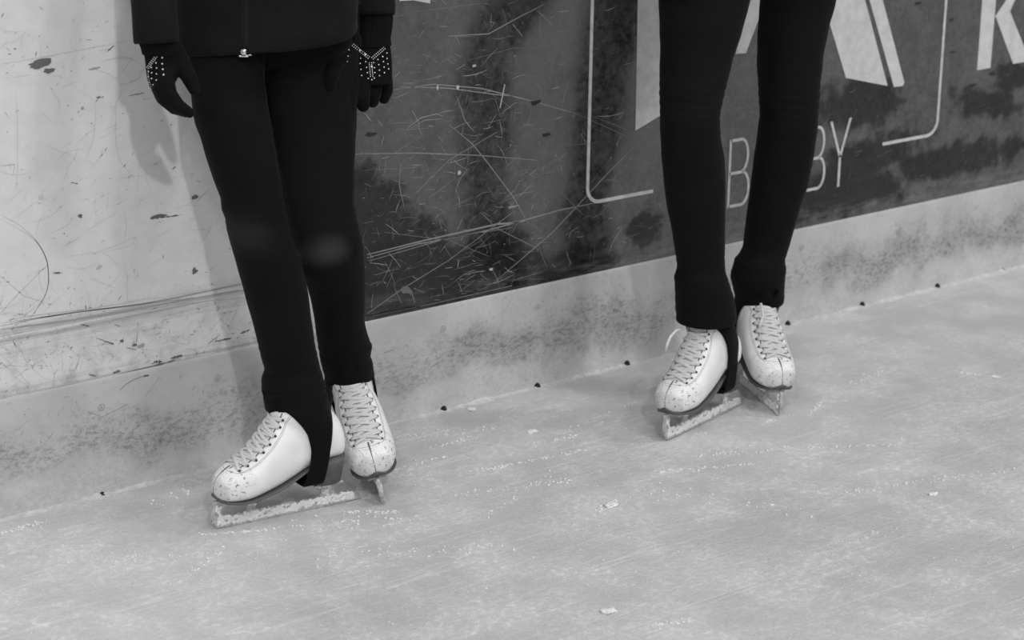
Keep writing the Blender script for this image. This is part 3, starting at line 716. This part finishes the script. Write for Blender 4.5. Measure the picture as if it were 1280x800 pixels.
# ------------------------------------------------------------------ people
def tilted_to(rows, v0): return rows
def upper_body(person, xf, Yo, stones, full):
    pl = Vector(person.location)
    def A(u, v, Y): 
        u, v = xf(u, v); return at(u, v, Y + Yo)
    sc_ = px2m(at(*xf(335, 0), -.2))
    ys = lambda rows: [(v, a, b, Y + Yo, d) for v, a, b, Y, d in rows]
    tors = [(-432, 300, 368, -.165, .9), (-415, 262, 405, -.165, .6), (-385, 205, 462, -.17, .5), (-330, 190, 478, -.175, .55), (-260, 205, 462, -.18, .62), (-170, 222, 448, -.18, .66), (-100, 230, 442, -.18, .68), (-30, 220, 446, -.18, .72), (10, 219, 446, -.182, .72), (50, 221, 447, -.185, .74), (52, 222, 446, -.185, .74)]
    def crease(v, th): return .010 * math.sin(v * .12 + 3 * math.sin(th * 2)) * (1 if v > -40 else .6) + .006 * math.sin(th * 5 + v * .05)
    def tl(v): return .12 * max(0, min(1, (v + 60) / 120))
    bm = bmesh.new(); loft(bm, rowrings(ys(tors), 6, 56, wr=crease, xf=xf, tilt=tl, sq=.7))
    # sleeves
    def sleeve(pts):
        P = [A(u, v, Y) for u, v, Y, r in pts]; rr = [r * sc_ for u, v, Y, r in pts]
        tube(bm, P, rr, 26, roundcap=False)
    lw = [(222, -372, -.17, 30), (196, -340, -.17, 33), (186, -250, -.17, 30), (182, -170, -.17, 29), (184, -90, -.19, 27), (190, -20, -.215, 27), (193, 20, -.23, 27), (194.5, 40, -.235, 27.5), (195.5, 54, -.238, 27.5)]
    rw = [(446, -372, -.17, 30), (474, -340, -.17, 33), (484, -250, -.17, 30), (482, -170, -.17, 29), (478, -100, -.19, 29), (471, -50, -.215, 29), (466, -12, -.232, 29), (465.5, 0, -.234, 29), (466, 6, -.236, 29.5), (466.5, 19, -.24, 28.5)]
    sleeve(lw); sleeve(rw)
    me = remesh(bm, .004, 3); jk = obj('jacket', me, M['jacket'], person, off=pl)
    # cuffs and hem bands as raised seams
    def band(name, c0, u0, u1, dr, dv, h, tilt):
        bm = bmesh.new(); rings = []
        for dz, g in ((-h / 2, 1.0), (-h / 2, 1.03), (h / 2, 1.03), (h / 2, 1.0)): pass
        return bm
    # zip
    bm = bmesh.new(); zp = []
    bv = BVHTree.FromPolygons([v.co + pl for v in me.vertices], [tuple(p.vertices) for p in me.polygons])
    def hit(u, v):
        u, v = xf(u, v); h = bv.ray_cast(CAM, ray(u, v).normalized()); return h[0], h[1]
    P = []; Q = []
    for v in range(-300, 66, 6):
        p, nn = hit(306 - .0 * v, v)
        if p is None: continue
        P.append(p + nn * .0008); Q.append(nn)
    ribbon(bm, P, Q, .012, .0016); tube(bm, [p + n_ * .001 for p, n_ in zip(P, Q)], .0017, 6)
    obj('zipper', bm, M['seam'], jk, off=pl)
    bm = bmesh.new(); p, nn = hit(305, 67); q, _ = hit(305, 60)
    if p:
        d = (p - q).normalized()
        ribbon(bm, [q + nn * .003, (p + q) / 2 + nn * .004, p + nn * .0035], [nn] * 3, .010, .004)
        tube(bm, [p - HR * .006 + nn * .003 + d * .002, p + HR * .006 + nn * .003 + d * .002], .0022, 8)
        ribbon(bm, [p + nn * .003 + HR * .006, p + nn * .003 + HR * .013], [nn] * 2, .002, .002)
        obj('zipper_pull', bm, M['chrome'], jk, off=pl)['label'] = 'small silver zipper end'
    # stitched hem and cuff seams
    for uu, vv in ((list(range(245, 296, 5)), lambda u: 60 + (u - 245) * .06), (list(range(315, 425, 5)), lambda u: 65 - (u - 315) * .13)):
        P = [hit(u, vv(u)) for u in uu]; P = [a + b * .0002 for a, b in P if a is not None]
        if len(P) > 2: bm = bmesh.new(); tube(bm, P, .0006, 5); obj('hem_stitching', bm, M['seam'], jk, off=pl)
    for uu, k in ((range(171, 220, 4), 0), (range(440, 492, 4), 1)):
        P = [hit(u, (44 - (u - 171) * .14) if k == 0 else (3 + 5 * math.sin((u - 440) / 52 * 3.14))) for u in uu]; P = [a + b * .0002 for a, b in P if a is not None]
        if len(P) > 2: bm = bmesh.new(); tube(bm, P, .0007, 5); obj('cuff_stitching', bm, M['seam'], jk, off=pl)
    # gloves
    def glove(cuff, palm, fingers, thumb, stones, label):
        bm = bmesh.new(); loft(bm, rowrings(ys(palm), 3, 28, xf=xf))
        for fg in fingers + [thumb]:
            tube(bm, [A(u, v, Y) for u, v, Y, r in fg], [r * sc_ for u, v, Y, r in fg], 14)
        me = remesh(bm, .0019, 3, .5); g = obj('glove', me, M['glove'], person, off=pl)
        g['label'] = label
        bm = bmesh.new(); loft(bm, rowrings(ys(cuff), 2.5, 96, wr=lambda v, th: .022 * math.cos(th * 26), xf=xf), cap=False)
        obj('knit_cuff', bm, M['glove'], g, off=pl)
        if stones:
            bv = BVHTree.FromPolygons([v.co + pl for v in me.vertices], [tuple(p.vertices) for p in me.polygons])
            b2 = bmesh.new(); bmesh.ops.create_icosphere(b2, subdivisions=1, radius=.001); sm = mesh_from(b2, 'rhinestone'); first = None
            for (u, v, r) in stones:
                h = bv.ray_cast(CAM, ray(u, v).normalized())
                if h[0] is None: continue
                if first is None: s = obj('rhinestone', sm, M['stone'], g, smooth=False); first = s
                else: s = bpy.data.objects.new('rhinestone', sm); C.objects.link(s); s.parent = g
                s.matrix_local = Matrix.Translation(h[0] + h[1] * .0004 - pl) @ h[1].to_track_quat('Z', 'Y').to_matrix().to_4x4() @ Matrix.Diagonal((r * 1.25, r * 1.25, r * .8, 1))
        return g
    d = .55
    glove([(20, 172, 218, -.232, .62), (50, 172, 222, -.238, .62), (60, 176, 224, -.24, .6), (68, 178, 226, -.24, .6)],
          [(52, 175, 223, -.238, .55), (62, 178, 226, -.24, .55), (75, 181, 228, -.242, .5), (88, 182, 226, -.246, .5), (100, 184, 221, -.25, .52), (110, 187, 217, -.254, .5)],
          [[(207, 92, -.254, 9.5), (208, 105, -.262, 10.5), (212, 119, -.270, 10), (223, 133, -.277, 9), (237, 141, -.278, 6.5)],
           [(203, 92, -.250, 10), (201, 110, -.258, 10.5), (207, 124, -.262, 10), (219, 135, -.268, 8.5), (233, 140.5, -.268, 6.5)],
           [(199, 92, -.232, 9.5), (198, 108, -.238, 10), (204, 122, -.242, 9.5), (216, 133, -.246, 8), (228, 138, -.248, 6)],
           [(195, 90, -.216, 8.5), (195, 105, -.220, 8.5), (201, 118, -.222, 8), (211, 128, -.226, 7), (220, 133, -.228, 5.5)]],
          [(214, 60, -.245, 14), (222, 72, -.252, 12.5), (230, 86, -.262, 10.5), (238, 100, -.272, 9.5), (243, 112, -.278, 7.5)], stones and stones[0], 'black knitted glove on the left of the jacket, sparkling side turned outward')
    glove([(-15, 445, 488, -.24, .62), (20, 441, 491, -.24, .62), (34, 439, 490, -.242, .6), (48, 436, 488, -.244, .58), (56, 434, 489, -.245, .56)],
          [(30, 442, 488, -.242, .52), (48, 437, 487, -.244, .5), (60, 434, 488.5, -.246, .48), (75, 431, 490, -.25, .45), (90, 429, 490.5, -.254, .42), (104, 428, 490, -.258, .4)],
          [[(439, 92, -.252, 10.5), (438, 108, -.258, 11.5), (436, 124, -.264, 11), (435, 139, -.266, 9.5)],
           [(453, 92, -.252, 10.5), (453, 108, -.260, 11), (452, 122, -.266, 10.5), (454, 132, -.264, 8.5)],
           [(467, 92, -.250, 10), (468, 106, -.257, 10.5), (467, 118, -.262, 10), (466, 127, -.258, 8)],
           [(480, 90, -.248, 9.5), (482, 102, -.253, 9.5), (483, 113, -.254, 9), (480, 123, -.250, 7.5)]],
          [(440, 52, -.250, 13), (428, 64, -.256, 12.5), (418, 80, -.264, 12), (413, 96, -.270, 10.5), (411, 107, -.270, 8.5)], stones and stones[1], 'black knitted glove seen from the back with a sparkling Y of stones')
    # body under the clothes: torso, arms, neck, head
    bm = bmesh.new(); loft(bm, rowrings(ys(tors[:-2]), 10, 30, shrink=.85, xf=xf))
    for s in (lw, rw): tube(bm, [A(u, v, Y) for u, v, Y, r in s], [r * .6 * sc_ for u, v, Y, r in s], 16, roundcap=False)
    top = A(334, -440, -.165)
    tube(bm, [top + Vector((0, 0, z)) for z in (-.06, 0, .05, .1)], [.06, .052, .05, .055], 20)
    hc = top + Vector((0, -.015, .17)); q = bmesh.ops.create_uvsphere(bm, u_segments=28, v_segments=20, radius=1)
    bmesh.ops.transform(bm, matrix=Matrix.Translation(hc) @ Matrix.Diagonal((.074, .092, .112, 1)), verts=q['verts'])
    tube(bm, [hc + Vector((0, -.086, .02)), hc + Vector((0, -.102, -.012)), hc + Vector((0, -.090, -.022))], [.007, .011, .012], 10)
    for s in (-1, 1):
        q = bmesh.ops.create_uvsphere(bm, u_segments=12, v_segments=8, radius=1)
        bmesh.ops.transform(bm, matrix=Matrix.Translation(hc + Vector((s * .074, 0, 0))) @ Matrix.Diagonal((.009, .017, .028, 1)), verts=q['verts'])
    for k, z in ((0, -.05), (1, -.058)): tube(bm, [hc + Vector((x, -.083 + abs(x) * .35, z)) for x in (-.022, 0, .022)], .0045, 8)
    tube(bm, [hc + Vector((0, -.06, -.098)), hc + Vector((0, -.066, -.092))], .018, 10)
    full(bm)
    obj('body', remesh(bm, .0055, 2), M['skin'], person, off=pl)
    bm = bmesh.new(); q = bmesh.ops.create_uvsphere(bm, u_segments=28, v_segments=20, radius=1)
    bmesh.ops.transform(bm, matrix=Matrix.Translation(hc + Vector((0, .016, .014))) @ Matrix.Diagonal((.081, .090, .112, 1)), verts=q['verts'])
    q = bmesh.ops.create_uvsphere(bm, u_segments=20, v_segments=14, radius=.038); bmesh.ops.translate(bm, vec=hc + Vector((0, .085, .09)), verts=q['verts'])
    obj('hair', remesh(bm, .005, 2), M['hair'], person, off=pl)

def stones_from(lst, sx, ox, oy, chains, r=.9):
    out = [(ox + a / sx, oy + b / sx, rr) for a, b, rr in lst]
    for (x0, y0, x1, y1, n, w, rr) in chains:
        dx, dy = x1 - x0, y1 - y0; l = math.hypot(dx, dy); nx, ny = -dy / l * w, dx / l * w
        for i in range(n):
            f = (i + .5) / n
            for s in (-1, 1): out.append((ox + (x0 + dx * f + nx * s) / sx, oy + (y0 + dy * f + ny * s) / sx, rr))
    return out
S1 = stones_from([(a, b, 1.15) for a, b in [(285, 213), (285, 265), (290, 312), (297, 356)]] + [(a, b, .95) for a, b in [(234, 257), (239, 300), (238, 350), (236, 401), (195, 296), (198, 340), (197, 388), (210, 440)]] + [(a, b, .7) for a, b in [(172, 330), (170, 372), (176, 420), (192, 473)]],
                 6.667, 160, 40, [(260, 168, 160, 305, 10, 8, .75), (158, 318, 168, 400, 6, 8, .5), (168, 400, 190, 465, 4, 7, .5)])
S2 = stones_from([(a, b, 1.25) for a, b in [(224, 343), (228, 424), (224, 383)]] + [(265, 283, 1.6), (302, 311, 1.4), (345, 390, 1.5)] + [(a, b, .95) for a, b in [(192, 279), (186, 320), (181, 357), (179, 393), (230, 307), (271, 335), (268, 370), (273, 410), (278, 450), (305, 358), (311, 396), (316, 431), (322, 470), (345, 478), (362, 468), (358, 364), (363, 398), (365, 431), (386, 344), (392, 378), (396, 415), (397, 451), (418, 324), (423, 358), (427, 394), (429, 431), (446, 300), (447, 337), (452, 373), (457, 406)]],
                 5.336, 400, 10, [(214, 242, 330, 335, 11, 7, .75), (434, 263, 345, 340, 9, 7, .7), (336, 360, 345, 462, 9, 8, .7)])

def make_person(base, label, legs, pelvis, skates, xf, Yo, stones, wr, mat):
    P = empty('person', base, label, 'person'); pl = Vector(base)
    bm = bmesh.new()
    for rows in legs: loft(bm, rowrings(rows, 3, 44, wr=wr))
    loft(bm, rowrings(pelvis, 6, 40, sq=.8))
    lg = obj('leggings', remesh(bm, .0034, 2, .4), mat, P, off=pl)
    for toe, heel, kw in skates:
        b, Tm = skate(P, toe, heel, **kw)
        st = obj('stirrup_strap', strap_mesh(Tm, pl), M['legging'], lg)
    def full(bm):
        for rows in legs: loft(bm, rowrings(rows[:-1], 10, 24, shrink=.88))
        loft(bm, rowrings(pelvis, 10, 24, shrink=.88))
    upper_body(P, xf, Yo, stones, full)
    return P
def merge(left, right, Y, dr=1.0, step=None):
    """left/right outlines [(v,u)...], depth [(v,Y)...] -> rows"""
    vs = sorted({v for v, _ in left} | {v for v, _ in right})
    f = lambda v, t: float(np.interp(v, [a for a, _ in t], [b for _, b in t]))
    D = dr if isinstance(dr, list) else [(0, dr)]
    return [(v, f(v, left), f(v, right), f(v, Y), f(v, D)) for v in vs]
g = math.exp
def wr1(v, th):
    r = .022 * math.sin(v * .7 + 2 * math.sin(th)) * g(-((v - 437) / 14) ** 2) + .014 * math.sin(v * .8 + th * 2) * g(-((v - 268) / 14) ** 2) * (1 if math.cos(th) < -.2 else .2)
    r += .014 * math.sin(v * .5 + th * 3) * g(-((v - 480) / 28) ** 2) + .004 * math.sin(v * .17 + th * 2)
    return r
A_leg = merge([(0, 232), (76, 236), (100, 238), (150, 243), (170, 250), (210, 262), (245, 275), (262, 277.5), (270, 281), (285, 283), (310, 290), (345, 300), (380, 309.5), (410, 318), (440, 325), (462, 331), (468, 327.5), (478, 326.5), (490, 328), (511, 331)],
              [(0, 330), (100, 331), (150, 338), (190, 345), (240, 353), (290, 364), (330, 377), (362, 384.5), (400, 389.5), (432, 394), (455, 399), (475, 405), (500, 411), (511, 411)],
              [(0, -.18), (100, -.195), (310, -.25), (440, -.262), (511, -.268)], [(0, .5), (60, .68), (110, .88), (300, .95), (440, .97), (470, .92), (511, .92)])
B_leg = merge([(0, 312), (76, 314), (100, 317), (150, 324), (190, 331), (240, 339), (290, 353), (330, 370), (355, 383), (362, 385), (372, 388), (400, 393), (432, 397.5), (450, 400.5), (471, 406)],
              [(0, 450), (76, 449), (100, 448), (150, 446), (200, 443.5), (250, 443), (280, 448), (310, 454.5), (345, 457), (400, 456), (418, 459.5), (425, 462), (433, 465.5), (439, 464.5), (444, 463), (455, 466), (471, 468.5)],
              [(0, -.18), (100, -.195), (300, -.268), (420, -.20), (471, -.175)], [(0, .55), (60, .75), (110, .9), (300, .95), (440, 1.0), (471, 1.2)])
pel1 = [(-60, 240, 434, -.175, .42), (0, 238, 438, -.178, .42), (50, 244, 440, -.185, .42), (74, 268, 414, -.19, .42), (84, 304, 372, -.19, .5)]
def wr2(v, th):
    r = .020 * math.sin(v * .55 + 1.2 * math.sin(th * 2)) * g(-((v - 122) / 26) ** 2) + .02 * math.sin(v * .7 + 2 * math.sin(th)) * g(-((v - 322) / 10) ** 2)
    r += .022 * math.sin(v * .8 + th * 2) * g(-((v - 345) / 9) ** 2) + .014 * math.sin(v * .5 + th * 3) * g(-((v - 385) / 25) ** 2) + .004 * math.sin(v * .17 + th * 2)
    return r
C_leg = merge([(-110, 816), (-60, 819), (0, 823), (60, 825), (100, 824), (165, 825), (200, 827), (250, 832), (280, 838), (310, 843), (332, 846), (340, 845), (346, 842.5), (352, 843), (380, 844), (402, 845)],
              [(-110, 955), (-60, 948), (0, 937), (40, 927), (70, 917), (95, 911), (128, 903), (150, 900), (170, 901), (200, 906), (240, 907), (320, 906), (340, 907), (348, 910), (357, 913), (370, 917), (385, 920), (402, 921)],
              [(-110, -.235), (0, -.26), (150, -.32), (402, -.348)], [(-110, .95), (330, .95), (360, .95), (402, .95)])
D_leg = merge([(-110, 948), (-60, 951), (0, 950), (40, 947), (80, 946), (115, 948), (142, 949.5), (165, 947), (200, 942), (240, 937), (285, 931), (310, 928), (318, 924), (325, 918), (345, 913), (360, 916), (378, 920)],
              [(-110, 1058), (-60, 1052), (0, 1045), (30, 1037), (65, 1030), (100, 1026), (130, 1024), (160, 1022), (195, 1017), (230, 1010), (260, 1000), (295, 990), (312, 985), (318, 983), (326, 981), (333, 983), (345, 981.5), (378, 980)],
              [(-110, -.235), (0, -.25), (150, -.285), (378, -.275)], [(-110, .95), (330, .95), (345, 1.0), (378, 1.15)])
pel2 = [(-230, 842, 1032, -.23, .5), (-150, 828, 1048, -.235, .55), (-95, 826, 1050, -.24, .6), (-62, 840, 1030, -.245, .58), (-44, 890, 995, -.25, .5)]

toeA, heelA = flo(267, 662), flo(448, 624)
tB = flo(480, 632); dB = Vector((-.471, -.89, 0)).normalized()
toeC, heelC = flo(827, 555), flo(931, 503)
tD = flo(974, 521); dD = Vector((-.38, -.92, 0)).normalized()
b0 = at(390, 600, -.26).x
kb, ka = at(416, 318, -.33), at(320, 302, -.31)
knee_highlit = m_fabric('black_stretch_fabric_knee_highlights', .0045, blobs=[((kb.x - b0, kb.z), (.026, .022), .04), ((ka.x - b0, ka.z), (.03, .026), .012)])  # soft pale highlights painted into the fabric colour at both knees
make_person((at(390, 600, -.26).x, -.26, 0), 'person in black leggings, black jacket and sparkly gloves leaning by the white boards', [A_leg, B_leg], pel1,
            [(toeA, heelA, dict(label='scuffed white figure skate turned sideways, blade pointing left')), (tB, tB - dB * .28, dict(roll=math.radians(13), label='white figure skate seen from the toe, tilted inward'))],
            lambda u, v: (u, v), 0.0, (S1, S2), wr1, knee_highlit)
make_person((at(905, 520, -.33).x, -.33, 0), 'person in black leggings standing before the lettered dark panel, cropped above the thighs', [C_leg, D_leg], pel2,
            [(toeC, heelC, dict(roll=math.radians(4), pitch=math.radians(-.6), lift=.0010, label='scuffed white figure skate pointing to the lower left')), (tD, tD - dD * .28, dict(roll=math.radians(-3), label='white figure skate seen from the toe behind the other one'))],
            lambda u, v: (937 + (u - 335) * .87, -88 + (v - 76) * .87), -.055, None, wr2, M['legging'])

def lace_end(boot, person, px, mat=M['lace']):
    bm = bmesh.new(); P = [at(u, v, Y) for u, v, Y in px]; ribbon(bm, P, [-FWD] * len(P), .0055, .0016)
    bm.transform(boot.matrix_local.inverted() @ Matrix.Translation(-person.location)); obj('lace_end', bm, mat, boot)
people = [o for o in bpy.data.objects if o.name.startswith('person')]
for p in people:
    sk = [c for c in p.children if c.name.startswith('ice_skate')]
    if p.location.x > 2.5:
        lace_end(sk[0], p, [(853, 411, -.385), (845, 413, -.400), (838, 421, -.410), (834, 430, -.412), (832, 440, -.410)])
        lace_end(sk[1], p, [(951, 379, -.335), (953, 387, -.345), (954, 395, -.352), (951, 403, -.358), (949, 411, -.360)])
# ------------------------------------------------------------------ snow on the ice
def crumbs(name, label, pts, group=None):
    rnd = random.Random(9); bm = bmesh.new()
    base = bmesh.new(); bmesh.ops.create_icosphere(base, subdivisions=1, radius=1); bv = [v.co.copy() for v in base.verts]; bf = [[v.index for v in f.verts] for f in base.faces]; base.free()
    for x, y, r in pts:
        if y > -.004: y = -.004
        sx, sy, sz = rnd.uniform(.8, 1.5), rnd.uniform(.8, 1.5), rnd.uniform(.35, .75); a = rnd.uniform(0, 3.1); ca, sa = math.cos(a), math.sin(a)
        vs = []
        for c in bv:
            k = r * rnd.uniform(.8, 1.15); X, Y2, Z = c.x * k * sx, c.y * k * sy, c.z * k * sz
            vs.append(bm.verts.new((x + X * ca - Y2 * sa, y + X * sa + Y2 * ca, max(Z + r * sz * .45, -.0004))))
        for f in bf:
            bm.faces.new([vs[i] for i in f])
    o = obj(name, bm, M['snow']); o['kind'] = 'stuff'; o['label'] = label; o['category'] = 'snow'; return o
rnd = random.Random(21)
bm = bmesh.new(); rows = []
xs = np.arange(.6, 6.0, .004)
for x in xs:
    n1 = noise.noise(Vector((x * 3, 1, 0))); n2 = noise.noise(Vector((x * 22, 5, 0))); n3 = noise.noise(Vector((x * 90, 9, 0)))
    h = max(.0006, .0025 + .006 * n1 + .005 * n2 + .0025 * n3); wd = max(.004, .012 + .016 * n1 + .012 * n2 + .006 * n3); row = []
    for k in range(8):
        t = k / 7; nz = noise.noise(Vector((x * 70, t * 3.5, 2))) * .0016
        row.append(bm.verts.new((x, -.0046 - wd * t, max(h * (1 - t) ** 2 + nz * math.sin(math.pi * min(t + .2, 1)), .0002) if k < 7 else -.001)))
    rows.append(row)
for a, b in zip(rows, rows[1:]):
    for k in range(7): bm.faces.new((a[k], a[k + 1], b[k + 1], b[k]))
o = obj('snow_ridge', bm, M['frost']); o['kind'] = 'stuff'; o['label'] = 'crumbly snow gathered along the foot of the kick plate'; o['category'] = 'snow'
pts = []
def streak(p0, p1, n, spread, r0, r1):
    a, b = flo(*p0), flo(*p1)
    for i in range(n):
        f = rnd.random(); p = a.lerp(b, f); s = spread * (.3 + abs(noise.noise(p * 9)))
        pts.append((p.x + rnd.gauss(0, s), p.y + rnd.gauss(0, s), rnd.uniform(r0, r1) * rnd.uniform(.35, .85)))
for s in [((540, 560), (600, 545), 50, .012), ((590, 590), (735, 562), 130, .010), ((480, 590), (560, 570), 40, .012), ((660, 555), (720, 545), 50, .010), ((560, 620), (720, 600), 70, .014), ((600, 650), (690, 590), 50, .01),
          ((500, 545), (620, 535), 50, .02), ((690, 545), (800, 500), 30, .012), ((820, 590), (940, 580), 90, .010), ((870, 570), (990, 560), 70, .014), ((1000, 560), (1120, 556), 40, .008), ((1010, 520), (1030, 500), 40, .006),
          ((1200, 466), (1255, 472), 50, .006), ((1060, 480), (1110, 462), 40, .01), ((1060, 615), (1280, 585), 110, .016), ((745, 640), (770, 625), 70, .006), ((815, 782), (870, 775), 50, .008), ((1050, 680), (1120, 660), 30, .02),
          ((20, 640), (120, 622), 60, .02), ((0, 668), (60, 650), 70, .016), ((240, 590), (270, 560), 20, .008), ((190, 630), (260, 610), 30, .02), ((430, 640), (500, 640), 90, .010), ((250, 668), (340, 662), 80, .010), ((810, 555), (880, 540), 60, .009), ((955, 528), (985, 520), 50, .007),
          ((100, 700), (330, 690), 80, .03), ((220, 730), (260, 700), 40, .01), ((350, 660), (520, 650), 90, .03), ((400, 700), (640, 680), 90, .04), ((800, 610), (1000, 640), 60, .04)]:
    streak(s[0], s[1], s[2], s[3], .0012, .0042)
for i in range(900):
    u = rnd.uniform(0, 1280); v = rnd.uniform(480, 800); p = flo(u, v)
    if p.y > -.05: continue
    if noise.noise(Vector((p.x * 4, p.y * 6, 0))) < rnd.uniform(-.3, .5): continue
    pts.append((p.x, p.y, rnd.uniform(.0006, .002)))
def seg_d(p, a, b):
    a, b, p = a.xy, b.xy, Vector(p[:2]); t = max(0, min(1, (p - a).dot(b - a) / (b - a).length_squared)); return (p - a - (b - a) * t).length
pts = [p for p in pts if p[1] < -.045 and min(seg_d(p, a, b) for a, b in ((toeA, heelA), (toeC, heelC), (tB, tB - dB * .28), (tD, tD - dD * .28))) > .02]
crumbs('snow_crumbs', 'loose snow crumbs scraped up across the ice', pts)
# a few bigger lumps, each its own
bm0 = None
for i, (u, v, r, lb) in enumerate([(590, 512, .0085, 'rounded snow lump near the boards between the two skaters'), (666, 540, .0095, 'snow lump on the ice below the third bolt from left'), (764, 632, .012, 'largest snow lump on the open ice at lower centre'),
                                 (761, 765, .012, 'low snow lump near the bottom edge of the photo'), (1166, 618, .008, 'snow lump on open ice at right'), (1242, 471, .007, 'snow lump farthest right, near the far boards')]):
    p = flo(u, v); bm = bmesh.new(); bmesh.ops.create_icosphere(bm, subdivisions=3, radius=1)
    for vv in bm.verts:
        k = r * .85 * (1 + .6 * noise.noise(vv.co * 1.6 + Vector((i * 7, 0, 0))) + .3 * noise.noise(vv.co * 4)); vv.co = Vector((vv.co.x * k * 1.25, vv.co.y * k, max(vv.co.z * k * .42, -r * .1)))
    o = obj('snow_lump', bm, M['snow']); o.location = (p.x, p.y, r * .1); o['label'] = lb; o['category'] = 'snow'; o['group'] = 'snow lumps on the ice'

# ------------------------------------------------------------------ light, sky, camera
w = bpy.data.worlds.new('hall'); sc.world = w; w.use_nodes = True
w.node_tree.nodes['Background'].inputs[0].default_value = (.8, .8, .8, 1); w.node_tree.nodes['Background'].inputs[1].default_value = .41
def area(name, loc, tgt, size, power, sy=None):
    l = bpy.data.lights.new(name, 'AREA'); l.energy = power; l.size = size
    if sy: l.shape = 'RECTANGLE'; l.size_y = sy
    o = bpy.data.objects.new(name, l); C.objects.link(o); o.location = loc
    o.rotation_euler = (Vector(tgt) - Vector(loc)).to_track_quat('-Z', 'Y').to_euler(); return o
T = Vector((2.4, -.1, .4))
def lamp(name, d, dist, size, power): area(name, T + Vector(d).normalized() * dist, T, size, power)
lamp('hall_lamp', (-.42, -.86, .60), 9, .22, 150)
lamp('hall_lamp', (-.70, -.62, .75), 9, .5, 100)
lamp('hall_lamp', (.15, -.75, .8), 9, .6, 90)
lamp('hall_lamp', (.8, -.6, .8), 9, .9, 130)
lamp('hall_lamp', (-1.0, -.35, 1.0), 9, .9, 50)
lamp('hall_lamp', (.0, -.45, 1.3), 8, 3.0, 90)

cd = bpy.data.cameras.new('camera'); cd.sensor_width = 36; cd.lens = F / 1280 * 36
cam = bpy.data.objects.new('camera', cd); C.objects.link(cam)
cam.matrix_world = Matrix.Translation(CAM) @ R.to_4x4()
cd.dof.use_dof = True; cd.dof.focus_distance = 4.05; cd.dof.aperture_fstop = 5.0; cd.clip_end = 100
sc.camera = cam
sc.view_settings.view_transform = 'Standard'; sc.view_settings.look = 'None'; sc.view_settings.gamma = 1; sc.view_settings.exposure = 0.0
sc.view_settings.use_curve_mapping = False
